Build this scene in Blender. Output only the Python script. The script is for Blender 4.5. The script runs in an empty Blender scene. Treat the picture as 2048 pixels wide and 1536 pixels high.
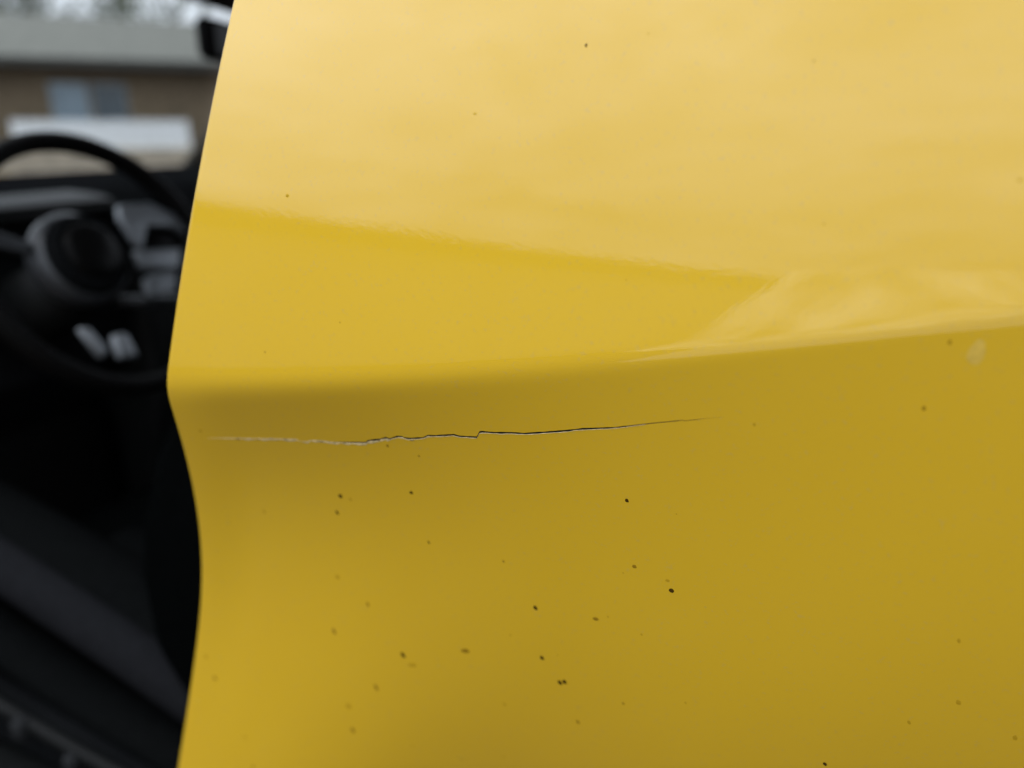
import bpy, bmesh, random
from math import *
from mathutils import Vector, Matrix, noise
random.seed(7)
C = bpy.context.scene.collection
SC = bpy.context.scene

# ------------------------------------------------------------------ camera, sky, sun, exposure
cam_d = bpy.data.cameras.new('camera'); cam = bpy.data.objects.new('camera', cam_d); C.objects.link(cam)
cam_d.sensor_fit = 'HORIZONTAL'; cam_d.sensor_width = 34.6; cam_d.lens = 34.6*1539/2048
cam_d.clip_start = .02; cam_d.clip_end = 2000
cam.location = (.356, -.34, 1.20)
cam.rotation_euler = (radians(90-18.5), 0, radians(23))
cam_d.dof.use_dof = True; cam_d.dof.focus_distance = .372
cam_d.dof.aperture_fstop = cam_d.lens/9.0
SC.camera = cam
SUN_EL, SUN_AZ = radians(67), radians(-155)      # azimuth from +Y towards +X
world = bpy.data.worlds.new("World"); SC.world = world; world.use_nodes = True
nt = world.node_tree; nt.nodes.clear()
out = nt.nodes.new('ShaderNodeOutputWorld'); bg = nt.nodes.new('ShaderNodeBackground')
CLOUD = 15.0
sky = nt.nodes.new('ShaderNodeTexSky'); sky.sky_type = 'NISHITA'; sky.sun_disc = False
sky.sun_elevation = SUN_EL; sky.sun_rotation = SUN_AZ
sky.dust_density = 2.0; sky.air_density = 1.0
tc = nt.nodes.new('ShaderNodeTexCoord')
mp = nt.nodes.new('ShaderNodeMapping'); mp.inputs['Scale'].default_value = (1.6, 1.6, 4.5)
nz = nt.nodes.new('ShaderNodeTexNoise'); nz.inputs['Scale'].default_value = 1.3; nz.inputs['Detail'].default_value = 6; nz.inputs['Roughness'].default_value = .55
rp = nt.nodes.new('ShaderNodeValToRGB'); rp.color_ramp.elements[0].position = .36; rp.color_ramp.elements[1].position = .62
rp.color_ramp.elements[0].color = (.80,.80,.80,1); rp.color_ramp.elements[1].color = (.98,.98,.98,1)
mx = nt.nodes.new('ShaderNodeMix'); mx.data_type = 'RGBA'; 
# overcast: the cloud is about three times as bright overhead as at the horizon
sx = nt.nodes.new('ShaderNodeSeparateXYZ'); gr = nt.nodes.new('ShaderNodeMapRange')
gr.inputs[1].default_value = 0; gr.inputs[2].default_value = 1; gr.inputs[3].default_value = .19; gr.inputs[4].default_value = 1
vm = nt.nodes.new('ShaderNodeVectorMath'); vm.operation = 'SCALE'; vm.inputs[0].default_value = (20.6, 21.9, 24.0)
nt.links.new(tc.outputs['Generated'], sx.inputs[0]); nt.links.new(sx.outputs['Z'], gr.inputs[0]); nt.links.new(gr.outputs[0], vm.inputs['Scale'])
# streaky cloud cover: thicker and thinner banks
zc = nt.nodes.new('ShaderNodeMath'); zc.operation = 'MAXIMUM'; zc.inputs[1].default_value = 0
za = nt.nodes.new('ShaderNodeMath'); za.operation = 'ADD'; za.inputs[1].default_value = .07
zi = nt.nodes.new('ShaderNodeMath'); zi.operation = 'DIVIDE'; zi.inputs[0].default_value = 1
mp2 = nt.nodes.new('ShaderNodeVectorMath'); mp2.operation = 'SCALE'
nt.links.new(sx.outputs['Z'], zc.inputs[0]); nt.links.new(zc.outputs[0], za.inputs[0]); nt.links.new(za.outputs[0], zi.inputs[1]); nt.links.new(zi.outputs[0], mp2.inputs['Scale'])
n2 = nt.nodes.new('ShaderNodeTexNoise'); n2.inputs['Scale'].default_value = .75; n2.inputs['Detail'].default_value = 7; n2.inputs['Roughness'].default_value = .70; n2.inputs['Distortion'].default_value = .4; n2.noise_dimensions = '4D'; n2.inputs['W'].default_value = CLOUD
m2 = nt.nodes.new('ShaderNodeMapRange'); m2.inputs[1].default_value = .30; m2.inputs[2].default_value = .70; m2.inputs[3].default_value = .50; m2.inputs[4].default_value = 1.60
v2 = nt.nodes.new('ShaderNodeVectorMath'); v2.operation = 'SCALE'
nt.links.new(tc.outputs['Generated'], mp2.inputs[0]); nt.links.new(mp2.outputs[0], n2.inputs['Vector']); nt.links.new(n2.outputs['Fac'], m2.inputs[0])
nt.links.new(vm.outputs[0], v2.inputs[0]); nt.links.new(m2.outputs[0], v2.inputs['Scale']); nt.links.new(v2.outputs[0], mx.inputs['B'])
nt.links.new(tc.outputs['Generated'], mp.inputs['Vector']); nt.links.new(mp.outputs[0], nz.inputs['Vector'])
nt.links.new(nz.outputs['Fac'], rp.inputs[0]); nt.links.new(rp.outputs[0], mx.inputs['Factor'])
nt.links.new(sky.outputs[0], mx.inputs['A']); nt.links.new(mx.outputs['Result'], bg.inputs['Color'])
bg.inputs['Strength'].default_value = .143
nt.links.new(bg.outputs[0], out.inputs['Surface'])
sun_d = bpy.data.lights.new('sun', 'SUN'); sun = bpy.data.objects.new('sun', sun_d); C.objects.link(sun)
sun_d.energy = 0.5; sun_d.angle = radians(25); sun_d.color = (1, .96, .90)
sd = Vector((sin(SUN_AZ)*cos(SUN_EL), cos(SUN_AZ)*cos(SUN_EL), sin(SUN_EL)))
sun.rotation_euler = sd.to_track_quat('Z', 'Y').to_euler()
SC.view_settings.view_transform = 'Standard'; SC.view_settings.look = 'None'
SC.view_settings.gamma = 1; SC.view_settings.exposure = 0.0
SC.cycles.use_denoising = True
SC.cycles.max_bounces = 8; SC.cycles.transparent_max_bounces = 12; SC.cycles.caustics_reflective = False; SC.cycles.caustics_refractive = False

# ------------------------------------------------------------------ materials
def mat(name, col, rough=.5, metal=0, spec=.5, var=.12, scale=20, bump=0, bscale=200, coat=0, coat_r=.03, sheen=0):
    m = bpy.data.materials.new(name); m.use_nodes = True
    t = m.node_tree; b = t.nodes['Principled BSDF']
    b.inputs['Roughness'].default_value = rough; b.inputs['Metallic'].default_value = metal
    b.inputs['Specular IOR Level'].default_value = spec
    b.inputs['Coat Weight'].default_value = coat; b.inputs['Coat Roughness'].default_value = coat_r
    b.inputs['Sheen Weight'].default_value = sheen
    co = t.nodes.new('ShaderNodeTexCoord')
    n = t.nodes.new('ShaderNodeTexNoise'); n.inputs['Scale'].default_value = scale; n.inputs['Detail'].default_value = 5
    r = t.nodes.new('ShaderNodeValToRGB')
    r.color_ramp.elements[0].position = .3; r.color_ramp.elements[1].position = .7
    r.color_ramp.elements[0].color = tuple(c*(1-var) for c in col)+(1,)
    r.color_ramp.elements[1].color = tuple(min(1, c*(1+var)) for c in col)+(1,)
    t.links.new(co.outputs['Object'], n.inputs['Vector']); t.links.new(n.outputs['Fac'], r.inputs[0]); t.links.new(r.outputs[0], b.inputs['Base Color'])
    if bump:
        n2 = t.nodes.new('ShaderNodeTexNoise'); n2.inputs['Scale'].default_value = bscale; n2.inputs['Detail'].default_value = 3
        bp = t.nodes.new('ShaderNodeBump'); bp.inputs['Strength'].default_value = bump; bp.inputs['Distance'].default_value = .002
        t.links.new(co.outputs['Object'], n2.inputs['Vector']); t.links.new(n2.outputs['Fac'], bp.inputs['Height']); t.links.new(bp.outputs[0], b.inputs['Normal'])
    return m

def paint_mat():
    m = bpy.data.materials.new('yellow_car_paint'); m.use_nodes = True
    t = m.node_tree; b = t.nodes['Principled BSDF']
    b.inputs['Roughness'].default_value = .55; b.inputs['Specular IOR Level'].default_value = .1
    b.inputs['Coat Weight'].default_value = 1; b.inputs['Coat Roughness'].default_value = .012; b.inputs['Coat IOR'].default_value = 1.72
    co = t.nodes.new('ShaderNodeTexCoord')
    n = t.nodes.new('ShaderNodeTexNoise'); n.inputs['Scale'].default_value = 9; n.inputs['Detail'].default_value = 6
    r = t.nodes.new('ShaderNodeValToRGB'); r.color_ramp.elements[0].position = .3; r.color_ramp.elements[1].position = .7
    r.color_ramp.elements[0].color = (PAINT[0]*.985, PAINT[1]*.975, PAINT[2]*.9, 1); r.color_ramp.elements[1].color = PAINT+(1,)
    t.links.new(co.outputs['Object'], n.inputs['Vector']); t.links.new(n.outputs['Fac'], r.inputs[0]); 
    # thin film of settled dust
    n4 = t.nodes.new('ShaderNodeTexNoise'); n4.inputs['Scale'].default_value = 520; n4.inputs['Detail'].default_value = 2
    r4 = t.nodes.new('ShaderNodeMapRange'); r4.inputs[1].default_value = .60; r4.inputs[2].default_value = .74; r4.inputs[3].default_value = 0; r4.inputs[4].default_value = .22
    x4 = t.nodes.new('ShaderNodeMix'); x4.data_type = 'RGBA'; x4.inputs['B'].default_value = (.40, .31, .14, 1)
    t.links.new(co.outputs['Object'], n4.inputs['Vector']); t.links.new(n4.outputs['Fac'], r4.inputs[0]); t.links.new(r4.outputs[0], x4.inputs['Factor'])
    t.links.new(r.outputs[0], x4.inputs['A']); t.links.new(x4.outputs['Result'], b.inputs['Base Color'])
    # orange peel in the clear coat, plus a film of dust that dulls it in patches
    n2 = t.nodes.new('ShaderNodeTexNoise'); n2.inputs['Scale'].default_value = 330; n2.inputs['Detail'].default_value = 1.5
    bp = t.nodes.new('ShaderNodeBump'); bp.inputs['Strength'].default_value = .035; bp.inputs['Distance'].default_value = .0005
    t.links.new(co.outputs['Object'], n2.inputs['Vector']); t.links.new(n2.outputs['Fac'], bp.inputs['Height'])
    t.links.new(bp.outputs[0], b.inputs['Coat Normal'])
    n3 = t.nodes.new('ShaderNodeTexNoise'); n3.inputs['Scale'].default_value = 14; n3.inputs['Detail'].default_value = 7
    mr = t.nodes.new('ShaderNodeMapRange'); mr.inputs[1].default_value = .35; mr.inputs[2].default_value = .75; mr.inputs[3].default_value = .008; mr.inputs[4].default_value = .035
    t.links.new(co.outputs['Object'], n3.inputs['Vector']); t.links.new(n3.outputs['Fac'], mr.inputs[0]); t.links.new(mr.outputs[0], b.inputs['Coat Roughness'])
    return m
PAINT = (.625, .388, .0112)
M = {}
M['paint'] = paint_mat()
def glass_mat(name, tint):
    m = bpy.data.materials.new(name); m.use_nodes = True
    t = m.node_tree; t.nodes.clear()
    o = t.nodes.new('ShaderNodeOutputMaterial'); tr = t.nodes.new('ShaderNodeBsdfTransparent'); gl = t.nodes.new('ShaderNodeBsdfGlossy')
    lw = t.nodes.new('ShaderNodeLayerWeight'); pw = t.nodes.new('ShaderNodeMath'); pw.operation = 'POWER'; pw.inputs[1].default_value = 5
    fr = t.nodes.new('ShaderNodeMapRange'); fr.inputs[3].default_value = .04; fr.inputs[4].default_value = 1
    t.links.new(lw.outputs['Facing'], pw.inputs[0]); t.links.new(pw.outputs[0], fr.inputs[0]); ms = t.nodes.new('ShaderNodeMixShader')
    nn = t.nodes.new('ShaderNodeTexNoise'); nn.inputs['Scale'].default_value = 6
    rr = t.nodes.new('ShaderNodeMapRange'); rr.inputs[3].default_value = .0; rr.inputs[4].default_value = .05
    t.links.new(nn.outputs['Fac'], rr.inputs[0]); t.links.new(rr.outputs[0], gl.inputs['Roughness'])
    tr.inputs[0].default_value = tint+(1,)
    t.links.new(fr.outputs[0], ms.inputs[0]); t.links.new(tr.outputs[0], ms.inputs[1]); t.links.new(gl.outputs[0], ms.inputs[2]); t.links.new(ms.outputs[0], o.inputs[0])
    return m
M['glass'] = glass_mat('windscreen_glass', (.940, .955, .955))
M['plastic'] = mat('black_plastic', (.004, .0045, .0045), .5, spec=.12, bump=.3, bscale=900)
M['dash'] = mat('dash_top_plastic', (.006, .0065, .007), .95, spec=.0, bump=.5, bscale=700)
M['rubber'] = mat('black_rubber', (.002, .002, .002), .7, spec=.1)
M['leather'] = mat('black_leather', (.0025, .0025, .0025), .5, spec=.05, bump=.4, bscale=600)
M['gloss'] = mat('gloss_black', (.003, .003, .003), .3, spec=.05)
M['silver'] = mat('satin_silver_trim', (.21, .225, .24), .5, metal=.75)
M['dim_silver'] = mat('dim_grey_trim', (.035, .038, .042), .42, metal=.3)
M['fabric'] = mat('charcoal_seat_fabric', (.0115, .0120, .0135), 1, spec=0, var=.25, scale=220, bump=.6, bscale=1500, sheen=0)
M['fabric2'] = mat('black_seat_fabric', (.0018, .0022, .0022), 1, spec=0, var=.25, scale=220, bump=.6, bscale=1500)
M['fabric_dark'] = mat('dark_seat_fabric', (.0042, .0047, .0048), 1, spec=0, var=.25, scale=220, bump=.6, bscale=1500)
M['carpet'] = mat('black_carpet', (.002, .002, .002), .95, spec=.05, bump=.8, bscale=800)
M['knob'] = mat('grey_knob', (.014, .015, .016), .7, spec=.1)
M['liner'] = mat('roof_liner', (.10, .10, .095), .95)
M['primer'] = mat('pale_torn_primer', (.60, .47, .235), .9, spec=.1, var=.3, scale=400)
M['gap_shade'] = mat('crack_shade', (.004, .003, .002), .9)  # near-black colour paints in the shade inside the split
M['tan_gap'] = mat('crack_shallow', (.13, .085, .02), .8)
M['dirt_dark'] = mat('dark_tar_speck', (.055, .027, .003), .9, spec=.05, var=.5, scale=2000)
M['dirt_mid'] = mat('brown_dirt_speck', (.26, .145, .006), .9, spec=.1, var=.4, scale=2000)
M['dirt_faint'] = mat('faint_dust_speck', (.42, .25, .009), .8, spec=.1, var=.25, scale=2000)
M['dirt_ghost'] = mat('ghost_dust_speck', (.52, .325, .012), .5, var=.15, scale=2000)
M['stain'] = mat('dried_droplet', (.57, .375, .05), .5, var=.12, scale=300)

# ------------------------------------------------------------------ helpers
def link(name, bm, m, parent=None, smooth=True, ms=None):
    me = bpy.data.meshes.new(name); bm.normal_update(); bm.to_mesh(me); bm.free()
    for p in me.polygons: p.use_smooth = smooth
    for x in (ms or [m]): me.materials.append(x)
    o = bpy.data.objects.new(name, me); C.objects.link(o)
    if parent: o.parent = parent; o.matrix_parent_inverse = Matrix.Identity(4)
    return o
def thing(name, label, cat, loc=(0, 0, 0), group=None):
    o = bpy.data.objects.new(name, None); C.objects.link(o); o.location = loc; o.empty_display_size = .1
    tag(o, label, cat, group); return o
def tag(o, label, cat, group=None):
    o['label'] = label; o['category'] = cat
    if group: o['group'] = group
    return o
def struct(name, bm, m, smooth=False):
    o = link(name, bm, m, None, smooth); o['kind'] = 'structure'; return o
def box(bm, lo, hi, bev=0, mtx=None, seg=2):
    r = bmesh.ops.create_cube(bm, size=1); vs = r['verts']
    for v in vs:
        v.co = Vector([lo[i]+(v.co[i]+.5)*(hi[i]-lo[i]) for i in range(3)])
    if bev:
        es = list({e for v in vs for e in v.link_edges})
        r2 = bmesh.ops.bevel(bm, geom=es, offset=bev, segments=seg, affect='EDGES', profile=.5)
        vs = list({v for f in r2['faces'] for v in f.verts} | {v for v in vs if v.is_valid})
    if mtx is not None:
        for v in vs: v.co = mtx @ v.co
    return vs
def tube(bm, pts, rad, n=10, caps=True):
    pts = [Vector(p) for p in pts]
    rads = rad if isinstance(rad, (list, tuple)) else [rad]*len(pts)
    rings = []; up = None
    for i, p in enumerate(pts):
        t = (pts[min(i+1, len(pts)-1)]-pts[max(i-1, 0)]).normalized()
        if up is None: up = t.orthogonal().normalized()
        up = (up - t*up.dot(t)).normalized(); sd_ = t.cross(up)
        rings.append([bm.verts.new(p+(up*cos(2*pi*k/n)+sd_*sin(2*pi*k/n))*rads[i]) for k in range(n)])
    for a, b in zip(rings, rings[1:]):
        for k in range(n): bm.faces.new((a[k], a[(k+1) % n], b[(k+1) % n], b[k]))
    if caps:
        bm.faces.new(list(reversed(rings[0]))); bm.faces.new(rings[-1])
def lathe(bm, prof_, mtx, n=48):
    rings = []
    for r, h in prof_:
        if r < 1e-6: rings.append([bm.verts.new(mtx @ Vector((0, 0, h)))]*n)
        else: rings.append([bm.verts.new(mtx @ Vector((r*cos(2*pi*k/n), r*sin(2*pi*k/n), h))) for k in range(n)])
    for a, b in zip(rings, rings[1:]):
        for k in range(n):
            q = [a[k], a[(k+1) % n], b[(k+1) % n], b[k]]
            q = [v for i, v in enumerate(q) if v not in q[:i]]
            if len(q) > 2: bm.faces.new(q)
def prism(bm, poly, d0, d1, ax, bev=0, mtx=None):
    """polygon in the two axes other than ax, extruded from d0 to d1 along ax"""
    def P(p, d): q = list(p); q.insert(ax, d); return Vector(q)
    a = [bm.verts.new(P(p, d0)) for p in poly]; b = [bm.verts.new(P(p, d1)) for p in poly]
    fs = [bm.faces.new(a), bm.faces.new(list(reversed(b)))]
    n = len(poly)
    for i in range(n): fs.append(bm.faces.new((a[(i+1) % n], a[i], b[i], b[(i+1) % n])))
    bmesh.ops.recalc_face_normals(bm, faces=fs)
    if bev: bmesh.ops.bevel(bm, geom=list({e for f in fs for e in f.edges}), offset=bev, segments=3, affect='EDGES', profile=.5)
    if mtx is not None:
        for v in bm.verts: v.co = mtx @ v.co

SPECKS = [(0.28, 0.1824, -0.1125, 0.86, 1.34, 0.9), (0.3, 0.233, -0.1217, 0.93, 1.1, 0.55), (0.29, 0.307, -0.1189, 1.52, 1.5, 0.6), (0.3, 0.3022, -0.1237, 0.52, 0.68, 0.4), (0.3, 0.3258, -0.127, 1.46, 1.16, 0.4), (0.31, 0.3295, -0.1336, 1.71, 1.85, 0.95), (0.34, 0.2588, -0.1545, 1.66, 1.94, 0.95), (0.34, 0.2953, -0.1581, 2.34, 1.51, 0.6), (0.34, 0.3016, -0.1556, 0.68, 0.93, 0.4), (0.3, 0.1431, -0.1679, 1.35, 2.54, 0.5), (0.28, 0.1165, -0.1479, 2.2, 2.09, 0.35), (0.3, 0.1197, -0.1947, 1.61, 3.31, 0.5), (0.35, 0.2206, -0.1974, 4.27, 2.0, 0.45), (0.33, 0.1766, -0.2082, 2.04, 2.73, 0.75), (0.33, 0.1852, -0.2163, 4.41, 2.09, 0.35), (0.34, 0.2041, -0.2137, 1.78, 1.86, 0.15), (0.36, 0.2476, -0.1786, 0.79, 1.05, 0.35), (0.36, 0.3228, -0.1664, 0.65, 1.12, 0.4), (0.38, 0.2714, -0.1946, 1.68, 1.94, 0.8), (0.38, 0.2802, -0.1903, 0.6, 0.84, 0.25), (0.41, 0.2874, -0.214, 1.81, 2.47, 0.85), (0.41, 0.29, -0.2129, 1.94, 2.24, 0.9), (0.31, 0.1616, -0.2416, 1.73, 3.63, 0.45), (0.3, 0.1429, -0.2627, 2.97, 2.98, 0.3), (0.28, 0.1504, -0.2872, 1.97, 3.15, 0.45), (0.41, 0.2568, -0.2428, 1.34, 1.76, 0.3), (0.44, 0.3288, -0.2241, 0.83, 1.33, 0.5), (0.43, 0.3613, -0.2161, 0.75, 1.04, 0.35), (0.47, 0.3073, -0.2482, 1.35, 1.95, 0.5), (0.37, 0.2368, -0.3066, 3.48, 2.73, 0.2), (0.45, 0.267, -0.3002, 0.87, 1.49, 0.3), (0.29, 0.1986, -0.2994, 0.94, 1.43, 0.25), (0.13, 0.0193, -0.0319, 1.5, 1.37, 0.4), (0.19, 0.1526, -0.0427, 1.16, 1.42, 0.5), (0.2, 0.1729, -0.0495, 0.96, 0.87, 0.45), (0.23, 0.1171, -0.0817, 1.89, 1.98, 0.75), (0.24, 0.1246, -0.084, 1.5, 1.38, 0.25), (0.24, 0.1142, -0.0951, 1.55, 2.01, 0.8), (0.22, 0.0558, -0.0983, 1.66, 1.91, 0.3), (0.24, 0.1681, -0.0761, 1.7, 1.48, 0.75), (0.21, 0.0744, -0.083, 1.0, 1.24, 0.2), (0.23, 0.1932, -0.0678, 0.95, 0.7, 0.2), (0.14, 0.0255, -0.1087, 1.93, 1.74, 0.12), (0.2, 0.0199, -0.1618, 1.68, 1.82, 0.12), (0.23, 0.2937, -0.0769, 1.23, 1.53, 0.95), (0.23, 0.3194, -0.085, 0.47, 0.6, 0.3), (0.32, 0.3489, -0.1433, 0.94, 1.01, 0.15), (0.1, 0.3992, -0.0069, 0.75, 1.28, 0.45), (0.14, 0.4013, -0.0352, 0.96, 1.16, 0.6), (0.15, 0.3399, -0.0367, 0.82, 1.02, 0.3), (0.05, 0.3387, 0.048, 0.55, 0.6, 0.4), (-0.04, 0.2157, 0.1422, 0.71, 1.06, 0.9), (-0.03, 0.3136, 0.1124, 0.47, 0.57, 0.55), (0.03, 0.0685, 0.1023, 1.34, 1.16, 0.4), (0.08, 0.2655, 0.0376, 0.45, 0.44, 0.4), (0.12, 0.073, 0.0199, 1.05, 0.84, 0.3), (-0.01, 0.1693, 0.1243, 1.2, 0.91, 0.15), (0.35, 0.511, -0.2249, 1.26, 2.26, 0.35), (0.32, 0.4781, -0.2002, 1.31, 2.14, 0.3), (0.41, 0.4445, -0.2547, 1.2, 1.99, 0.95), (0.27, 0.4606, -0.1592, 0.92, 1.57, 0.25), (0.34, 0.4655, -0.2163, 0.99, 1.72, 0.25), (0.27, 0.0124, -0.2327, 2.1, 2.39, 0.4), (0.26, 0.0253, -0.2314, 2.27, 1.65, 0.2), (0.28, 0.0238, -0.2521, 1.85, 2.64, 0.45), (0.29, 0.0608, -0.3056, 1.34, 2.53, 0.25), (0.31, 0.0111, -0.2766, 2.19, 2.23, 0.2), (0.29, 0.0731, -0.3356, 1.78, 1.85, 0.5), (0.1, 0.1191, 0.0331, 0.79, 0.66, 0.3), (-0.05, 0.2426, 0.1402, 0.55, 0.51, 0.25), (0.12, 0.218, 0.0062, 0.52, 0.5, 0.2), (0.03, 0.3993, 0.0511, 0.78, 0.82, 0.25)]
CRACK = [(0.0267, -0.03763), (0.04035, -0.03787), (0.05483, -0.03817), (0.07163, -0.03795), (0.08973, -0.03815), (0.09158, -0.03986), (0.09738, -0.03998), (0.09962, -0.03882), (0.10725, -0.03912), (0.11592, -0.04033), (0.12537, -0.04023), (0.13836, -0.0403), (0.13965, -0.0391), (0.1469, -0.03811), (0.15158, -0.03694), (0.15413, -0.03775), (0.15955, -0.03602), (0.16225, -0.0362), (0.16381, -0.03707), (0.16634, -0.03752), (0.17511, -0.03712), (0.17841, -0.03568), (0.18338, -0.03573), (0.19403, -0.03526), (0.1977, -0.03639), (0.20353, -0.03675), (0.20744, -0.03707), (0.20829, -0.035), (0.20879, -0.03391), (0.21033, -0.03373), (0.21696, -0.03444), (0.22019, -0.03462), (0.22661, -0.03481), (0.23368, -0.03549), (0.24377, -0.03516), (0.25555, -0.03463), (0.26282, -0.03396), (0.27903, -0.03407), (0.28703, -0.03337), (0.29685, -0.03266), (0.309, -0.03206), (0.30975, -0.03248), (0.31898, -0.03195), (0.32618, -0.03168)]
KS=.22; KL=.07; YC=-.0275
def sst(a,b,x):
    t=min(1,max(0,(x-a)/(b-a))); return t*t*(3-2*t)
def zcrease(s):
    # crease height along the panel
    if s<.5: return 1.0539+.138*s+.14*s*s
    return 1.1579+.278*(s-.5)-.18*(s-.5)**2
def prof(s,w):
    ww=min(w,.24); up=YC+.12*ww+.34*ww*ww+.2832*(w-ww)
    v=-w; B=.130; R=1-.80*sst(.06,.46,s); K=1+.28*sst(.0,.05,s)*(1-sst(.08,.30,s))
    q=v-.17; sp=.03*log1p(exp(q/.03)) if q/.03<30 else q
    vv=max(v,0); cv=vv*vv/2 if vv<.35 else .06125+.35*(vv-.35)
    lo=YC+R*.36*B*tanh(v*K/B)+(.25*sst(.0,.30,s)+.52*sst(.08,.38,s))*cv-(.055-.13*sst(.0,.30,s)+.06*sst(.2,.4,s))*sp
    r=.0085+(.0012-.0085)*sst(0,.40,s)
    m=max(up,lo); dlt=abs(up-lo)
    h=max(0,r-dlt)/r
    return m+h*h*h*r/6
def lean(w):
    v=-w-.11
    if v<=0: return KS*w
    return KS*w-(KL*v*v/.2 if v<.1 else KL*(v-.05))
def pan(s,w):
    return (s+lean(w), prof(s,w)+.05*(s-.15)**2, zcrease(s)+w)
# ------------------------------------------------------------------ ground
M['concrete'] = mat('pale_concrete', (.30, .295, .28), .9, var=.2, scale=3, bump=.6, bscale=60)
M['asphalt'] = mat('dark_asphalt', (.052, .034, .022), .9, var=.25, scale=3, bump=.6, bscale=60)
M['grass'] = mat('dull_lawn', (.055, .075, .03), .95, var=.4, scale=2, bump=.8, bscale=40)
bm = bmesh.new(); bmesh.ops.create_grid(bm, x_segments=1, y_segments=1, size=400)
struct('ground', bm, M['asphalt'])
bm = bmesh.new(); vs = [bm.verts.new(p) for p in ((-.42, -2.9, .004), (-1.75, -14.4, .004), (-1.9, -37, .004), (14, -37, .004), (3, -2.9, .004))]
bm.faces.new(vs); struct('driveway', bm, M['concrete'])

# ------------------------------------------------------------------ the yellow car
car = thing('car', 'yellow car with a cracked, dirt-speckled side panel beside its open front doorway', 'car', (0, 0, 0))

# side panel: s runs rearwards along the skin, w up from the crease
ZSH = .00
def wcrack(s):
    if s <= CRACK[0][0]: return CRACK[0][1]+(s-CRACK[0][0])*.02
    if s >= CRACK[-1][0]: return CRACK[-1][1]+(s-CRACK[-1][0])*.03
    for (a, p), (b, q) in zip(CRACK, CRACK[1:]):
        if s <= b:
            return p+(q-p)*(s-a)/(b-a)
def wbase(s):
    if s < .0292: return -.0365
    if s < .14: return -.0365+(-.0375+.0365)*(s-.0292)/.111
    return -.0375+.0045*sst(.14, .34, s)
def gap(s):           # half width of the open split
    h = .00066*sst(.095, .145, s)*(1-.6*sst(.25, .31, s))
    h *= .85+.40*noise.noise((s*260, 3.1, 0))
    return h*(1-.9*sst(.300, .326, s))*(1-sst(.3255, .3265, s)) if s > .1 else 0
def lipw(s):          # width of the raised pale edge under it
    l = .0016*sst(.020, .06, s)*(1-.74*sst(.135, .165, s))*(1-.5*sst(.19, .25, s))*(1-sst(.25, .30, s))
    return l*max(.15, .8+.9*noise.noise((s*210, 9.7, 0)))
def pnorm(s, w):
    e = 2e-4
    a = Vector(pan(s+e, w))-Vector(pan(s-e, w)); b = Vector(pan(s, w+e))-Vector(pan(s, w-e))
    return a.cross(b).normalized()
ss = []
x = 0.0
while x < 1.25:
    ss.append(x)
    x += .0011 if x < .35 else (.004 if x < .55 else .02)
for a, _ in CRACK: ss.append(a)
ss = sorted(set(round(v, 6) for v in ss))
ER = .0035
NE = 6
gu = [0, .0004, .0009, .0016, .0025, .004, .006, .008]+[.010+.0013*i for i in range(28)]+[.05+.005*i for i in range(36)]+[.24+.02*i for i in range(11)]
gd = [0, .0004, .0009, .0016, .0025, .004, .006, .008]+[.010+.003*i for i in range(60)]+[.20+.02*i for i in range(25)]
def row(bm, g, sign):
    vs = []
    # flange behind the front edge, rolled hem, then the skin
    def wv(s):
        k = exp(-(g/.006)**2)
        return wbase(s)+(wcrack(s)-wbase(s))*k+sign*(g+gap(s)*exp(-(g/.008)**2))
    w0 = wv(0)
    p = Vector(pan(0, w0))
    for d in (.045, .02, .008): vs.append(bm.verts.new(p+Vector((0, d, 0))))
    for i in range(NE):
        th = pi/2*(i+.5)/NE
        s = ER*(1-cos(th)); q = Vector(pan(s, wv(s))); vs.append(bm.verts.new(q+Vector((0, ER*(1-sin(th)), 0))))
    for s in ss:
        if s < ER*1.05: continue
        vs.append(bm.verts.new(pan(s, wv(s))))
    return vs
bm = bmesh.new()
for gs, sg in ((gu, 1), (gd, -1)):
    prev = None
    for g in gs:
        r = row(bm, g, sg)
        if prev:
            for i in range(len(r)-1):
                q = (prev[i], prev[i+1], r[i+1], r[i]) if sg > 0 else (r[i], r[i+1], prev[i+1], prev[i])
                bm.faces.new(q)
        prev = r
bmesh.ops.remove_doubles(bm, verts=bm.verts[:], dist=2e-6)
side = link('side_panel', bm, M['paint'], car)
side['label'] = 'yellow side panel with a sharp crease, a hollow below it and a split in the paint'

# the split itself: a shallow trench behind the gap, shade of the deep part painted near-black, tan where it fades out
def seg_list(f, lo, hi): return [s for s in ss if lo <= s <= hi and f(s) > 1e-5]
for nm, lo, hi, mm in (('crack_gap', .100, .284, 'gap_shade'), ('crack_gap', .2835, .3265, 'tan_gap')):
    bm = bmesh.new(); prev = None
    for s in seg_list(gap, lo, hi):
        w = wcrack(s); h = gap(s)+.00004; n = pnorm(s, w)
        d = .0016 if mm == 'gap_shade' else .0004
        r = [bm.verts.new(Vector(pan(s, w+h))-n*.00002), bm.verts.new(Vector(pan(s, w+h))-n*d), bm.verts.new(Vector(pan(s, w-h))-n*d), bm.verts.new(Vector(pan(s, w-h))-n*.00002)]
        if prev:
            for i in range(3): bm.faces.new((prev[i], r[i], r[i+1], prev[i+1]))
        prev = r
    link(nm, bm, M[mm], side, False)
bm = bmesh.new(); prev = None
for s in seg_list(lipw, .020, .30):
    w = wcrack(s)-gap(s); l = lipw(s); n = pnorm(s, w); hgt = .00012+.0001*noise.noise((s*300, 1, 5))
    P = lambda a, hh: bm.verts.new(Vector(pan(s, w-a))+n*hh)
    r = [P(0, -.0002), P(0, hgt), P(l*.55, hgt*1.2), P(l, .00001), P(l, -.0002)]
    if prev:
        for i in range(4): bm.faces.new((prev[i], prev[i+1], r[i+1], r[i]))
    prev = r
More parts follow.
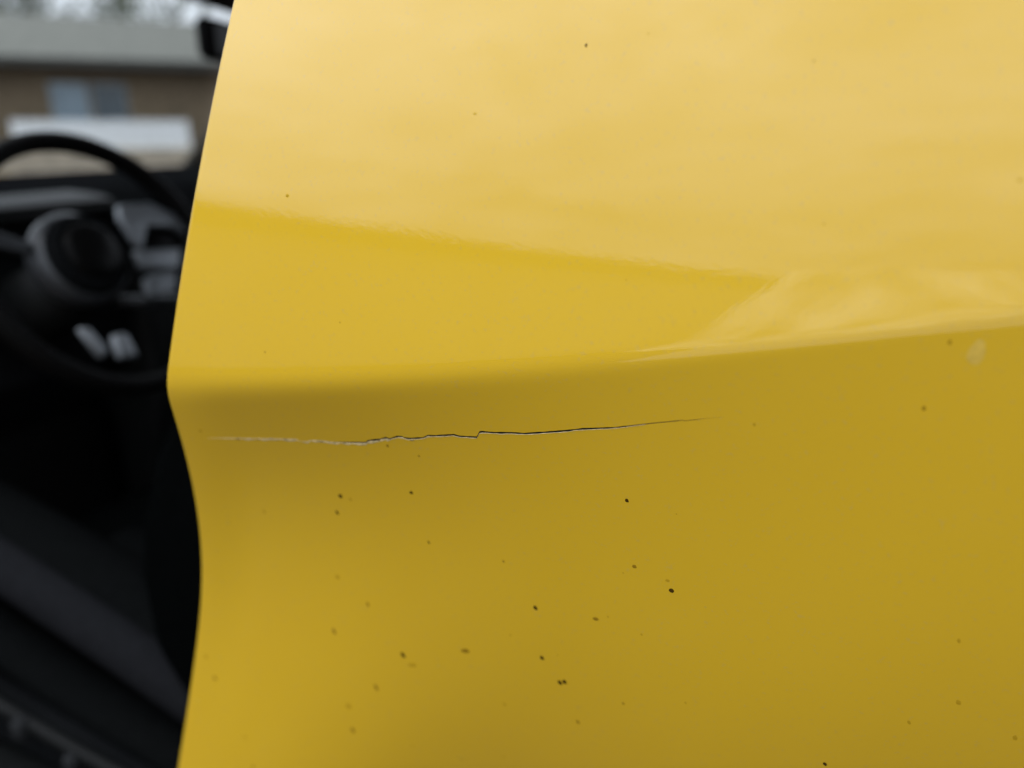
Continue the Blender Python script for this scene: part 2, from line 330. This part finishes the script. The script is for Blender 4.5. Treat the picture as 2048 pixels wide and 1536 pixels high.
link('crack_edge', bm, M['primer'], side, False)

# small chips of primer along the left half of the break
rf_ = random.Random(5)
for k in range(22):
    s = .045+.14*k/21+rf_.uniform(-.004, .004); w = wcrack(s)-gap(s)-rf_.uniform(-.0004, .0010); n = pnorm(s, w)
    bm = bmesh.new(); m_ = rf_.randint(4, 6); sz_ = rf_.uniform(.0004, .0010)
    a0 = [Vector(pan(s+sz_*1.5*cos(2*pi*q/m_)*rf_.uniform(.6, 1.2), w+sz_*.55*sin(2*pi*q/m_)*rf_.uniform(.5, 1.2))) for q in range(m_)]
    lo_ = [bm.verts.new(q-n*.0001) for q in a0]; hi_ = [bm.verts.new(q+n*rf_.uniform(.00008, .0003)) for q in a0]
    bm.faces.new(hi_)
    for q in range(m_): bm.faces.new((lo_[q], lo_[(q+1) % m_], hi_[(q+1) % m_], hi_[q]))
    link('paint_chip', bm, M['primer' if k % 3 else 'tan_gap'], side, False)

# specks of dirt stuck to the paint
speck_meshes = {}
for i in range(6):
    for mn in ('dirt_dark', 'dirt_mid', 'dirt_faint', 'dirt_ghost'):
        random.seed(i*7+3); b = bmesh.new(); n = 12
        rs = [1+.32*noise.noise((cos(2*pi*k/n)*1.3+i*5, sin(2*pi*k/n)*1.3, i*2.7)) for k in range(n)]
        rings = []
        for f, h in ((1, 0), (.8, .55), (.45, .9)):
            rings.append([b.verts.new((cos(2*pi*k/n)*rs[k]*f, sin(2*pi*k/n)*rs[k]*f, h)) for k in range(n)])
        top = b.verts.new((0, 0, 1))
        for a_, b_ in zip(rings, rings[1:]):
            for k in range(n): b.faces.new((a_[k], a_[(k+1) % n], b_[(k+1) % n], b_[k]))
        for k in range(n): b.faces.new((rings[-1][k], rings[-1][(k+1) % n], top))
        me = bpy.data.meshes.new('dirt_speck'); b.to_mesh(me); b.free()
        for p in me.polygons: p.use_smooth = True
        me.materials.append(M[mn]); speck_meshes[(i, mn)] = me
for j, (rise, s, w, ra, rb, k) in enumerate(SPECKS):
    mn = 'dirt_dark' if k >= .7 else 'dirt_mid' if k >= .42 else 'dirt_faint' if k >= .25 else 'dirt_ghost'
    o = bpy.data.objects.new('dirt_speck', speck_meshes[(j % 6, mn)]); C.objects.link(o); o.parent = side
    n = pnorm(s, w); tx = Vector((1, 0, rise)); tx = (tx-n*tx.dot(n)).normalized(); ty = n.cross(tx)
    R = Matrix((tx, ty, n)).transposed().to_4x4()
    sc = .80/1000
    o.matrix_local = Matrix.Translation(Vector(pan(s, w))-n*.00001) @ R @ Matrix.Diagonal((ra*sc, rb*sc, min(ra, rb)*sc*.12, 1))
def blot(s0, w0, a, b, m, tilt, name):
    bm = bmesh.new(); n = 28; rings = []
    for f, h in ((1, .00002), (.85, .00007), (.5, .0001)):
        ring = []
        for k in range(n):
            t = 2*pi*k/n; rr = f*(1+.22*noise.noise((cos(t)*1.5+s0*40, sin(t)*1.5, .3)))
            u, v = a*rr*cos(t), b*rr*sin(t)
            dx, dz = u*cos(tilt)-v*sin(tilt), u*sin(tilt)+v*cos(tilt)
            dw = (dz-.256*dx)/(1-.256*KS); ds = dx-KS*dw
            ring.append(bm.verts.new(Vector(pan(s0+ds, w0+dw))+pnorm(s0, w0)*h))
        rings.append(ring)
    for p, q in zip(rings, rings[1:]):
        for k in range(n): bm.faces.new((p[k], p[(k+1) % n], q[(k+1) % n], q[k]))
    bm.faces.new(rings[-1])
    return link(name, bm, m, side)
blot(.4099, -.013, .0028, .0049, M['stain'], -.15, 'dried_stain')

# cabin shell
bm = bmesh.new(); box(bm, (-1.9, .10, .30), (1.2, 1.70, .34)); link('floor', bm, M['carpet'], car, False)
bm = bmesh.new(); box(bm, (-.80, .22, 1.62), (1.25, 1.52, 1.66), .015); link('roof', bm, None, car, True, [M['liner']])
bm = bmesh.new(); box(bm, (-.82, .20, 1.663), (1.27, 1.54, 1.69), .012); link('roof_skin', bm, M['paint'], car)
bm = bmesh.new(); box(bm, (-1.72, .08, .34), (-1.66, 1.66, 1.02)); link('bulkhead', bm, M['carpet'], car, False)
bm = bmesh.new(); prism(bm, [(-1.60, .34), (1.2, .34), (1.2, 1.0), (-1.60, 1.0)], 1.60, 1.66, 1, .01); link('far_door_trim', bm, M['plastic'], car)
bm = bmesh.new(); box(bm, (.95, .1, .34), (1.0, 1.62, 1.6)); link('rear_bulkhead', bm, M['carpet'], car, False)
bm = bmesh.new(); prism(bm, [(-.02, .34), (.06, .34), (.16, 1.62), (.06, 1.62)], .12, .17, 1, .008); link('door_pillar', bm, M['plastic'], car)
bm = bmesh.new(); prism(bm, [(-1.7, .30), (.06, .30), (.06, .40), (-1.7, .40)], .10, .17, 1, .012); link('door_sill', bm, M['plastic'], car)
# windscreen and its far pillar
def quad_slab(name, c, th, m, smooth=False):
    bm = bmesh.new(); c = [Vector(p) for p in c]; n = (c[1]-c[0]).cross(c[3]-c[0]).normalized()*th
    a = [bm.verts.new(p) for p in c]; b = [bm.verts.new(p+n) for p in c]
    bm.faces.new(a); bm.faces.new(list(reversed(b)))
    for i in range(4): bm.faces.new((a[(i+1) % 4], a[i], b[i], b[(i+1) % 4]))
    return link(name, bm, m, car, smooth)
quad_slab('windscreen', [(-1.52, .16, 1.10), (-1.52, 1.60, 1.10), (-.82, 1.46, 1.62), (-.82, .30, 1.62)], .005, M['glass'])
bm = bmesh.new(); tube(bm, [(-1.62, 1.66, 1.06), (-.80, 1.50, 1.63)], .045, 12); link('windscreen_pillar', bm, M['plastic'], car)
bm = bmesh.new(); tube(bm, [(-1.62, .10, 1.06), (-.80, .26, 1.63)], .045, 12); link('windscreen_pillar', bm, M['plastic'], car)
bm = bmesh.new(); box(bm, (-2.5, .16, .95), (-1.56, 1.6, 1.04), .03); link('bonnet', bm, M['paint'], car)

# dashboard
dash = bpy.data.objects.new('dashboard', None); C.objects.link(dash); dash.parent = car
bm = bmesh.new()
prism(bm, [(-1.60, 1.085), (-1.05, 1.112), (-.86, 1.095), (-.82, 1.06), (-.84, .80), (-.98, .66), (-1.60, .62)], .12, 1.60, 1, .012)
link('dash_body', bm, M['dash'], dash)
bm = bmesh.new()
prism(bm, [(-1.02, 1.105), (-.80, 1.092), (-.775, 1.078), (-.79, 1.055), (-.86, .95), (-1.02, .95)], .16, .635, 1, .02)
link('instrument_hood', bm, M['plastic'], dash)
bm = bmesh.new(); prism(bm, [(-1.03, 1.0), (-.80, 1.0), (-.79, .70), (-.86, .45), (-1.03, .45)], .66, .98, 1, .02); link('centre_console', bm, M['plastic'], dash)
for y in (.70, .86):
    bm = bmesh.new(); box(bm, (-.803, y, 1.0), (-.79, y+.11, 1.05), .01); f = link('air_vent', bm, M['dim_silver'], dash)
bm = bmesh.new(); box(bm, (-1.6, .13, .40), (-.9, .64, .70), .03); link('knee_panel', bm, M['carpet'], dash)

# steering wheel: axis tilted back to the driver
sw = bpy.data.objects.new('steering_wheel', None); C.objects.link(sw); sw.parent = car
n_ = Vector((.90, 0, .43)).normalized(); ey = Vector((0, 1, 0)); eu = n_.cross(ey)*-1
if eu.z < 0: eu = -eu
CW = Vector((-.60, .430, 1.013))
ROT = radians(16)
e1 = ey*cos(ROT)+eu*sin(ROT); e2 = eu*cos(ROT)-ey*sin(ROT)
WM = Matrix.Translation(CW) @ Matrix((e1, e2, n_)).transposed().to_4x4()
def W(a, b, h=0): return WM @ Vector((a, b, h))
bm = bmesh.new()
RR = .180
pts = [W(RR*cos(2*pi*k/72), RR*sin(2*pi*k/72), .012) for k in range(72)]
rings = []
for k in range(72):
    a = 2*pi*k/72; rad = Vector((cos(a), sin(a), 0)); ring = []
    for j in range(12):
        b = 2*pi*j/12; ring.append(bm.verts.new(WM @ (rad*(RR+.0135*cos(b))+Vector((0, 0, .012+.017*sin(b))))))
    rings.append(ring)
for k in range(72):
    for j in range(12): bm.faces.new((rings[k][j], rings[(k+1) % 72][j], rings[(k+1) % 72][(j+1) % 12], rings[k][(j+1) % 12]))
link('rim', bm, M['leather'], sw)
HUB = WM @ Matrix.Translation((-0.0186, 0.0216, 0))
bm = bmesh.new(); lathe(bm, [(0, -.03), (.060, -.03), (.067, -.012), (.066, .004), (.058, .012), (.050, .014)], HUB); link('hub', bm, M['dim_silver'], sw)
bm = bmesh.new(); lathe(bm, [(.058, .008), (.055, .022), (.049, .029), (.043, .030), (.041, .026)], HUB); link('horn_ring', bm, M['dash'], sw)
bm = bmesh.new(); lathe(bm, [(.0415, .024), (.040, .032), (.033, .036), (.016, .038), (0, .039)], HUB); link('horn_pad', bm, M['gloss'], sw)
# right spoke: a silver plate round a dark button well; slim bar on the left, two short blades below
def plate(bm, poly, h0, h1, bev=.003):
    a = [bm.verts.new(W(x, y, h0)) for x, y in poly]; b = [bm.verts.new(W(x, y, h1)) for x, y in poly]
    n = len(poly); fs = [bm.faces.new(list(reversed(a))), bm.faces.new(b)]
    for i in range(n): fs.append(bm.faces.new((a[i], a[(i+1) % n], b[(i+1) % n], b[i])))
    bmesh.ops.recalc_face_normals(bm, faces=fs)
    bmesh.ops.bevel(bm, geom=list({e for f in fs for e in f.edges}), offset=bev, segments=2, affect='EDGES', profile=.5)
for nm, mm, poly, h0, h1 in (
    ('spoke', 'silver', [(0.0864, 0.0607), (0.1393, 0.0435), (0.1846, -0.0068), (0.1626, -0.025), (0.1514, -0.0039), (0.1071, 0.0166), (0.0694, -0.0102), (0.0667, 0.0082), (0.0719, 0.044)], .0, .012),
    ('button_well', 'gloss', [(0.1148, 0.0196), (0.1648, -0.0031), (0.1694, -0.0235), (0.1426, -0.0438), (0.0762, -0.0115)], -.006, .002),
    ('spoke', 'silver', [(0.0563, -0.0042), (0.1332, -0.0357), (0.1059, -0.0593), (0.047, -0.0299)], .0, .012),
    ('spoke_trim', 'silver', [(0.051, -0.0461), (0.071, -0.0435), (0.1215, -0.061), (0.0927, -0.0883), (0.0445, -0.0694)], -.02, -.01),
    ('spoke', 'dim_silver', [(-0.1074, 0.1081), (-0.066, 0.0635), (-0.0796, 0.0545), (-0.1242, 0.0896)], -.006, .006),
    ('spoke_blade', 'silver', [(-0.1046, -0.0499), (-0.0871, -0.0559), (-0.0881, -0.0984), (-0.106, -0.1006)], .0, .012),
    ('spoke_blade', 'silver', [(-0.0691, -0.0812), (-0.0459, -0.0897), (-0.0551, -0.1273), (-0.0852, -0.1136)], .0, .012)):
    bm = bmesh.new(); plate(bm, poly, h0, h1, .0055 if nm in ('spoke_blade', 'spoke_trim') else .003); link(nm, bm, M[mm], sw)
bm = bmesh.new(); tube(bm, [W(0, 0, -.03), W(0, 0, -.22)], [.05, .06], 20); link('column_shroud', bm, M['plastic'], car)
bm = bmesh.new(); tube(bm, [W(.04, -.05, -.07), W(.12, -.10, -.055), W(.175, -.13, -.05), W(.20, -.14, -.05)], [.008, .009, .012, .010], 12); link('stalk', bm, M['dim_silver'], car)

# mirror
mir = bpy.data.objects.new('rearview_mirror', None); C.objects.link(mir); mir.parent = car
MM = Matrix.Translation((-.755, .868, 1.352)) @ Matrix.Rotation(radians(18), 4, 'Z')
bm = bmesh.new(); box(bm, (-.018, -.038, -.036), (.018, .20, .036), .014, MM, 3); link('housing', bm, M['rubber'], mir)
bm = bmesh.new(); box(bm, (.0185, -.028, -.026), (.0195, .19, .026), 0, MM); link('mirror_glass', bm, M['gloss'], mir, False)
bm = bmesh.new(); box(bm, (-.055, -.06, .066), (.02, .20, .15), .02, MM, 3); link('sensor_cover', bm, M['rubber'], mir)

# driver's seat: backrest side bolster right behind the panel edge, cushion running forwards
seat = bpy.data.objects.new('driver_seat', None); C.objects.link(seat); seat.parent = car
bm = bmesh.new()
prism(bm, [(-.205, .965), (-.228, .93), (-.263, .876), (-.294, .801), (-.308, .737), (-.304, .641), (-.262, .575), (-.20, .52), (.0, .50), (.02, .62), (.10, .98), (.06, 1.02), (-.06, 1.03), (-.15, 1.01)], .17, .27, 1, .022)
link('backrest_bolster', bm, M['fabric2'], seat)
bm = bmesh.new()
prism(bm, [(-.21, .55), (-.16, .80), (-.06, 1.08), (.10, 1.10), (.06, .60), (.0, .52)], .275, .62, 1, .03); link('backrest', bm, M['fabric2'], seat)
bm = bmesh.new(); box(bm, (-.02, .36, 1.12), (.08, .60, 1.30), .03); link('headrest', bm, M['fabric2'], seat)
def quad_tube(bm, pts, a, b, n=16):
    rings = []
    for (x, y, z), (aa, bb) in zip(pts, [(a, b)]*len(pts)):
        rings.append([bm.verts.new((x+bb*.25*sin(2*pi*k/n), y+aa*cos(2*pi*k/n), z+bb*sin(2*pi*k/n))) for k in range(n)])
    for p, q in zip(rings, rings[1:]):
        for k in range(n): bm.faces.new((p[k], p[(k+1) % n], q[(k+1) % n], q[k]))
    bm.faces.new(rings[0]); bm.faces.new(list(reversed(rings[-1])))
    bmesh.ops.recalc_face_normals(bm, faces=bm.faces[:])
def line(p, q, n=9, sag=.0): return [tuple(p[i]+(q[i]-p[i])*t/(n-1)+(sag*sin(pi*t/(n-1)) if i == 2 else 0) for i in range(3)) for t in range(n)]
bm = bmesh.new(); quad_tube(bm, line((-.20, .250, .552), (-.72, .250, .712), sag=.008), .046, .036); link('cushion_bolster', bm, M['fabric_dark'], seat)
bm = bmesh.new(); quad_tube(bm, line((-.20, .203, .530), (-.72, .203, .700), sag=.008), .030, .034); link('bolster_panel', bm, M['fabric'], seat)
bm = bmesh.new(); quad_tube(bm, line((-.20, .340, .545), (-.56, .340, .615), sag=-.004), .055, .030); link('cushion_insert', bm, M['fabric_dark'], seat)
bm = bmesh.new(); tube(bm, line((-.21, .222, .566), (-.72, .222, .735), sag=.008), .0035, 8); link('piping', bm, M['rubber'], seat)
bm = bmesh.new(); prism(bm, [(-.20, .46), (-.70, .58), (-.70, .61), (-.62, .62), (-.20, .53)], .285, .62, 1, .03); link('cushion', bm, M['fabric2'], seat)
bm = bmesh.new(); quad_tube(bm, line((-.20, .20, .450), (-.74, .20, .585), sag=-.012), .035, .022); link('cushion_side', bm, M['fabric_dark'], seat)
bm = bmesh.new(); prism(bm, [(-.15, .36), (-.72, .40), (-.74, .50), (-.45, .47), (-.15, .42)], .165, .20, 1, .012); link('seat_valance', bm, M['dash'], seat)
bm = bmesh.new(); tube(bm, line((-.15, .160, .425), (-.72, .160, .505), sag=-.015), .010, 10); link('valance_trim', bm, M['plastic'], seat)
bm = bmesh.new(); box(bm, (-.462, .140, .428), (-.442, .165, .455), .008); link('adjuster_knob', bm, M['knob'], seat)
bm = bmesh.new(); box(bm, (-.552, .140, .448), (-.530, .165, .478), .008); link('adjuster_knob', bm, M['knob'], seat)
# pedal
bm = bmesh.new(); box(bm, (-1.01, .492, .47), (-.99, .528, .525), .006); link('pedal', bm, M['dim_silver'], car)

# ------------------------------------------------------------------ house, wall and fence seen through the windscreen
AZ = radians(-48)
HF = Vector((sin(AZ), cos(AZ), 0)); HR = Vector((cos(AZ), -sin(AZ), 0))
HO = Vector((.356, -.34, 0))+HF*25
HM = Matrix.Translation(HO) @ Matrix((HR, HF, Vector((0, 0, 1)))).transposed().to_4x4()
M['brick'] = mat('brown_brick', (.150, .112, .070), .9, var=.3, scale=6, bump=.6, bscale=30)
M['tile'] = mat('grey_green_roof', (.105, .105, .088), .85, var=.2, scale=4, bump=.5, bscale=20)
M['fascia'] = mat('dark_fascia', (.035, .035, .03), .7)
M['pane'] = mat('window_pane', (.05, .07, .085), .08, spec=.9, var=.2, scale=3)
M['pane_light'] = mat('curtained_window_pane', (.19, .25, .30), .15, spec=.8, var=.15, scale=2)
M['white'] = mat('white_fence_paint', (.82, .85, .86), .5, var=.06, scale=5)
M['beige'] = mat('beige_stone', (.36, .31, .235), .9, var=.25, scale=3, bump=.8, bscale=20)
M['frame'] = mat('window_frame_paint', (.30, .33, .35), .5)
bm = bmesh.new(); box(bm, (-40, .30, .0), (20, 60, .57)); struct('front_garden', bm, M['grass']).matrix_world = HM
bm = bmesh.new(); box(bm, (-30, -.02, .0), (9, .296, .62), .03, None, 1)
rw = link('retaining_wall', bm, M['beige'], None, False); rw.matrix_world = HM
tag(rw, 'low beige stone wall under the white fence behind the windscreen', 'wall')
house = thing('house', 'brown brick bungalow with grey roof seen blurred through the windscreen', 'house'); house.matrix_world = HM
def hpart(name, bm, m, parent=None, smooth=False): return link(name, bm, m, parent or house, smooth)
bm = bmesh.new(); box(bm, (-9, 1.2, .57), (7, 8, 2.95)); hw = hpart('wall', bm, M['brick'])
bm = bmesh.new()
e = [(-9.6, .6, 2.98), (7.6, .6, 2.98), (7.6, 8.6, 2.98), (-9.6, 8.6, 2.98), (-5.5, 4.6, 4.45), (3.5, 4.6, 4.45)]
v = [bm.verts.new(p) for p in e]
for f in ((0, 1, 5, 4), (1, 2, 5), (2, 3, 4, 5), (3, 0, 4), (3, 2, 1, 0)): bm.faces.new([v[i] for i in f])
rf = hpart('roof', bm, M['tile'])
bm = bmesh.new(); box(bm, (-9.62, .56, 2.76), (7.62, .60, 2.975)); hpart('gutter', bm, M['fascia'], rf)
for x0, x1 in ((-2.0, -1.06), (-.95, -.06), (-7.2, -5.9), (3.2, 4.6)):
    bm = bmesh.new(); box(bm, (x0, 1.15, 1.25), (x1, 1.22, 2.36)); wn = hpart('window', bm, M['frame'])
    bm = bmesh.new(); box(bm, (x0+.03, 1.135, 1.28), (x1-.03, 1.147, 2.33)); hpart('pane', bm, M['pane_light' if x0 == -2.0 else 'pane'], wn)
fence = thing('picket_fence', 'white picket fence standing on the beige wall in front of the bungalow', 'fence'); fence.matrix_world = HM
x = -2.95; pk = None
while x < 1.35:
    if pk is None:
        bm = bmesh.new(); prism(bm, [(0, .62), (.095, .62), (.095, 1.33), (.0475, 1.39), (0, 1.33)], 0, .02, 1)
        o = pk = link('picket', bm, M['white'], fence, False)
    else:
        o = pk.copy(); C.objects.link(o); o.parent = fence
    o.location = (x, .10, random.uniform(-.012, .012)); x += .107
for z in (.78, 1.16):
    bm = bmesh.new(); box(bm, (-2.97, .125, z), (1.36, .16, z+.09)); link('rail', bm, M['white'], fence, False)

# ------------------------------------------------------------------ trees
M['bark'] = mat('grey_brown_bark', (.11, .10, .085), .95, var=.35, scale=5)
M['twig'] = mat('dark_twigs', (.06, .056, .045), .95, var=.3, scale=5)
M['leaf'] = mat('hedge_leaves', (.035, .055, .022), .7, var=.5, scale=1.5)
M['leaf2'] = mat('sparse_leaves', (.10, .11, .07), .8, var=.4, scale=1.5)
def bare_tree(label, loc, h, seed, leaves=500, cat='tree', group='trees behind the bungalow'):
    rnd = random.Random(seed)
    t = thing('bare_tree', label, cat, loc, group)
    bmT = bmesh.new(); bmC = bmesh.new(); tips = []
    def grow(p, d, l, r, depth):
        n = 4; pts = [p]; q = p
        for i in range(n):
            d = (d+Vector((rnd.uniform(-.16, .16), rnd.uniform(-.16, .16), rnd.uniform(-.02, .10)))).normalized()
            q = q+d*l/n; pts.append(q)
        tube(bmT if depth < 2 else bmC, pts, [r*(1-.35*i/n) for i in range(n+1)], 7 if depth < 2 else 4, False)
        if depth >= 4: tips.append(q); return
        for k in range(3 if depth else 5):
            ax = Vector((rnd.uniform(-1, 1), rnd.uniform(-1, 1), rnd.uniform(-.1, .5))).normalized()
            s = pts[rnd.randint(2, n)]
            grow(s, (d*.75+ax*.75).normalized(), l*rnd.uniform(.58, .78), r*.52, depth+1)
    grow(Vector((0, 0, 0)), Vector((0, 0, 1)), h*.36, h*.022, 0)
    for i in range(leaves):
        c = rnd.choice(tips)+Vector((rnd.gauss(0, .3), rnd.gauss(0, .3), rnd.gauss(0, .3)))
        a = Vector((rnd.uniform(-1, 1), rnd.uniform(-1, 1), rnd.uniform(-1, 1))).normalized(); b = a.orthogonal().normalized(); s = rnd.uniform(.08, .18)
        bmC.faces.new([bmC.verts.new(c+a*s), bmC.verts.new(c+b*s*.6), bmC.verts.new(c-a*s), bmC.verts.new(c-b*s*.6)])
    link('trunk', bmT, M['bark'], t); link('crown', bmC, M['leaf2'], t, False)
    return t
tr = [(-3.7, 13, 9, 'leftmost bare tree rising behind the bungalow roof'), (-2.2, 15, 10, 'bare tree behind the bungalow above its paired windows'), (-.9, 12, 8, 'bare tree behind the bungalow roof above the fence'), (.9, 14, 9.5, 'bare tree behind the roof nearest the mirror')]
for i, (u, d, h, lab) in enumerate(tr):
    k = (25+d)/25
    p = HM @ Vector((u*k, d, .57)); bare_tree(lab, p, h, 20+i, 240)
# the neighbouring garage and trees that the paint mirrors
def polar(az, d): return (.25+d*sin(radians(az)), -d*cos(radians(az)), 0)
M['render'] = mat('grey_rendered_wall', (.30, .305, .31), .9, var=.12, scale=2, bump=.5, bscale=30)
M['felt'] = mat('grey_roof_felt', (.16, .165, .17), .9, var=.2, scale=3)
ga, gb = Vector((-8.35, -2.6, 0)), Vector((-1.20, -15.2, 0))
gd_ = (gb-ga).normalized(); gn = Vector((gd_.y, -gd_.x, 0))           # away from the car
if gn.x > 0: gn = -gn
garage = thing('garage', 'long low grey rendered garage beside the drive, mirrored in the yellow panel', 'garage')
garage.matrix_world = Matrix.Translation(ga) @ Matrix((gd_, gn, Vector((0, 0, 1)))).transposed().to_4x4()
GL = (gb-ga).length
bm = bmesh.new(); box(bm, (0, 0, 0), (GL, 5.5, 2.62)); link('wall', bm, M['render'], garage, False)
bm = bmesh.new(); box(bm, (-.15, -.14, 2.622), (GL+.12, 5.7, 2.74)); gr_ = link('roof', bm, M['felt'], garage, False)
bm = bmesh.new(); box(bm, (-.18, -.17, 2.60), (GL+.15, -.142, 2.80)); link('fascia', bm, M['render'], gr_, False)
bm = bmesh.new(); tube(bm, [(-.3, -.22, 2.74), (GL+.3, -.22, 2.74)], .055, 10); link('gutter', bm, M['render'], gr_)
bm = bmesh.new(); tube(bm, [(GL-.25, -.22, 2.70), (GL-.25, -.05, 2.45), (GL-.25, -.05, .05)], .04, 10); link('downpipe', bm, M['render'], garage)

# an invented pale heap, out of view, for the streaks mirrored at the crease
M['sand'] = mat('added_heap_pale', (.68, .64, .56), .95, var=.55, scale=1.5, bump=.6, bscale=25)
bm = bmesh.new(); N, K = 64, 18; rings = []
for k in range(K):
    f = 1-k/(K-1)
    ring = []
    for q in range(N):
        a = 2*pi*q/N; r = 3.8*f*(1+.05*noise.noise((cos(a)*1.5, sin(a)*1.5, 4.2)))
        z = 2.45*min(1, 1.72*(1-f))+.16*noise.noise((r*cos(a)*1.3, r*sin(a)*1.3, 8.8))*min(1, 4*(1-f))
        ring.append(bm.verts.new((r*cos(a), r*sin(a), max(z, -.02 if k == 0 else 0))))
    rings.append(ring)
for a_, b_ in zip(rings, rings[1:]):
    for q in range(N): bm.faces.new((a_[q], a_[(q+1) % N], b_[(q+1) % N], b_[q]))
heap = link('added_heap', bm, M['sand']); heap.location = polar(2.6, 12.5)
tag(heap, 'unseen heap of pale sand, added for the streaks mirrored at the panel crease', 'heap')
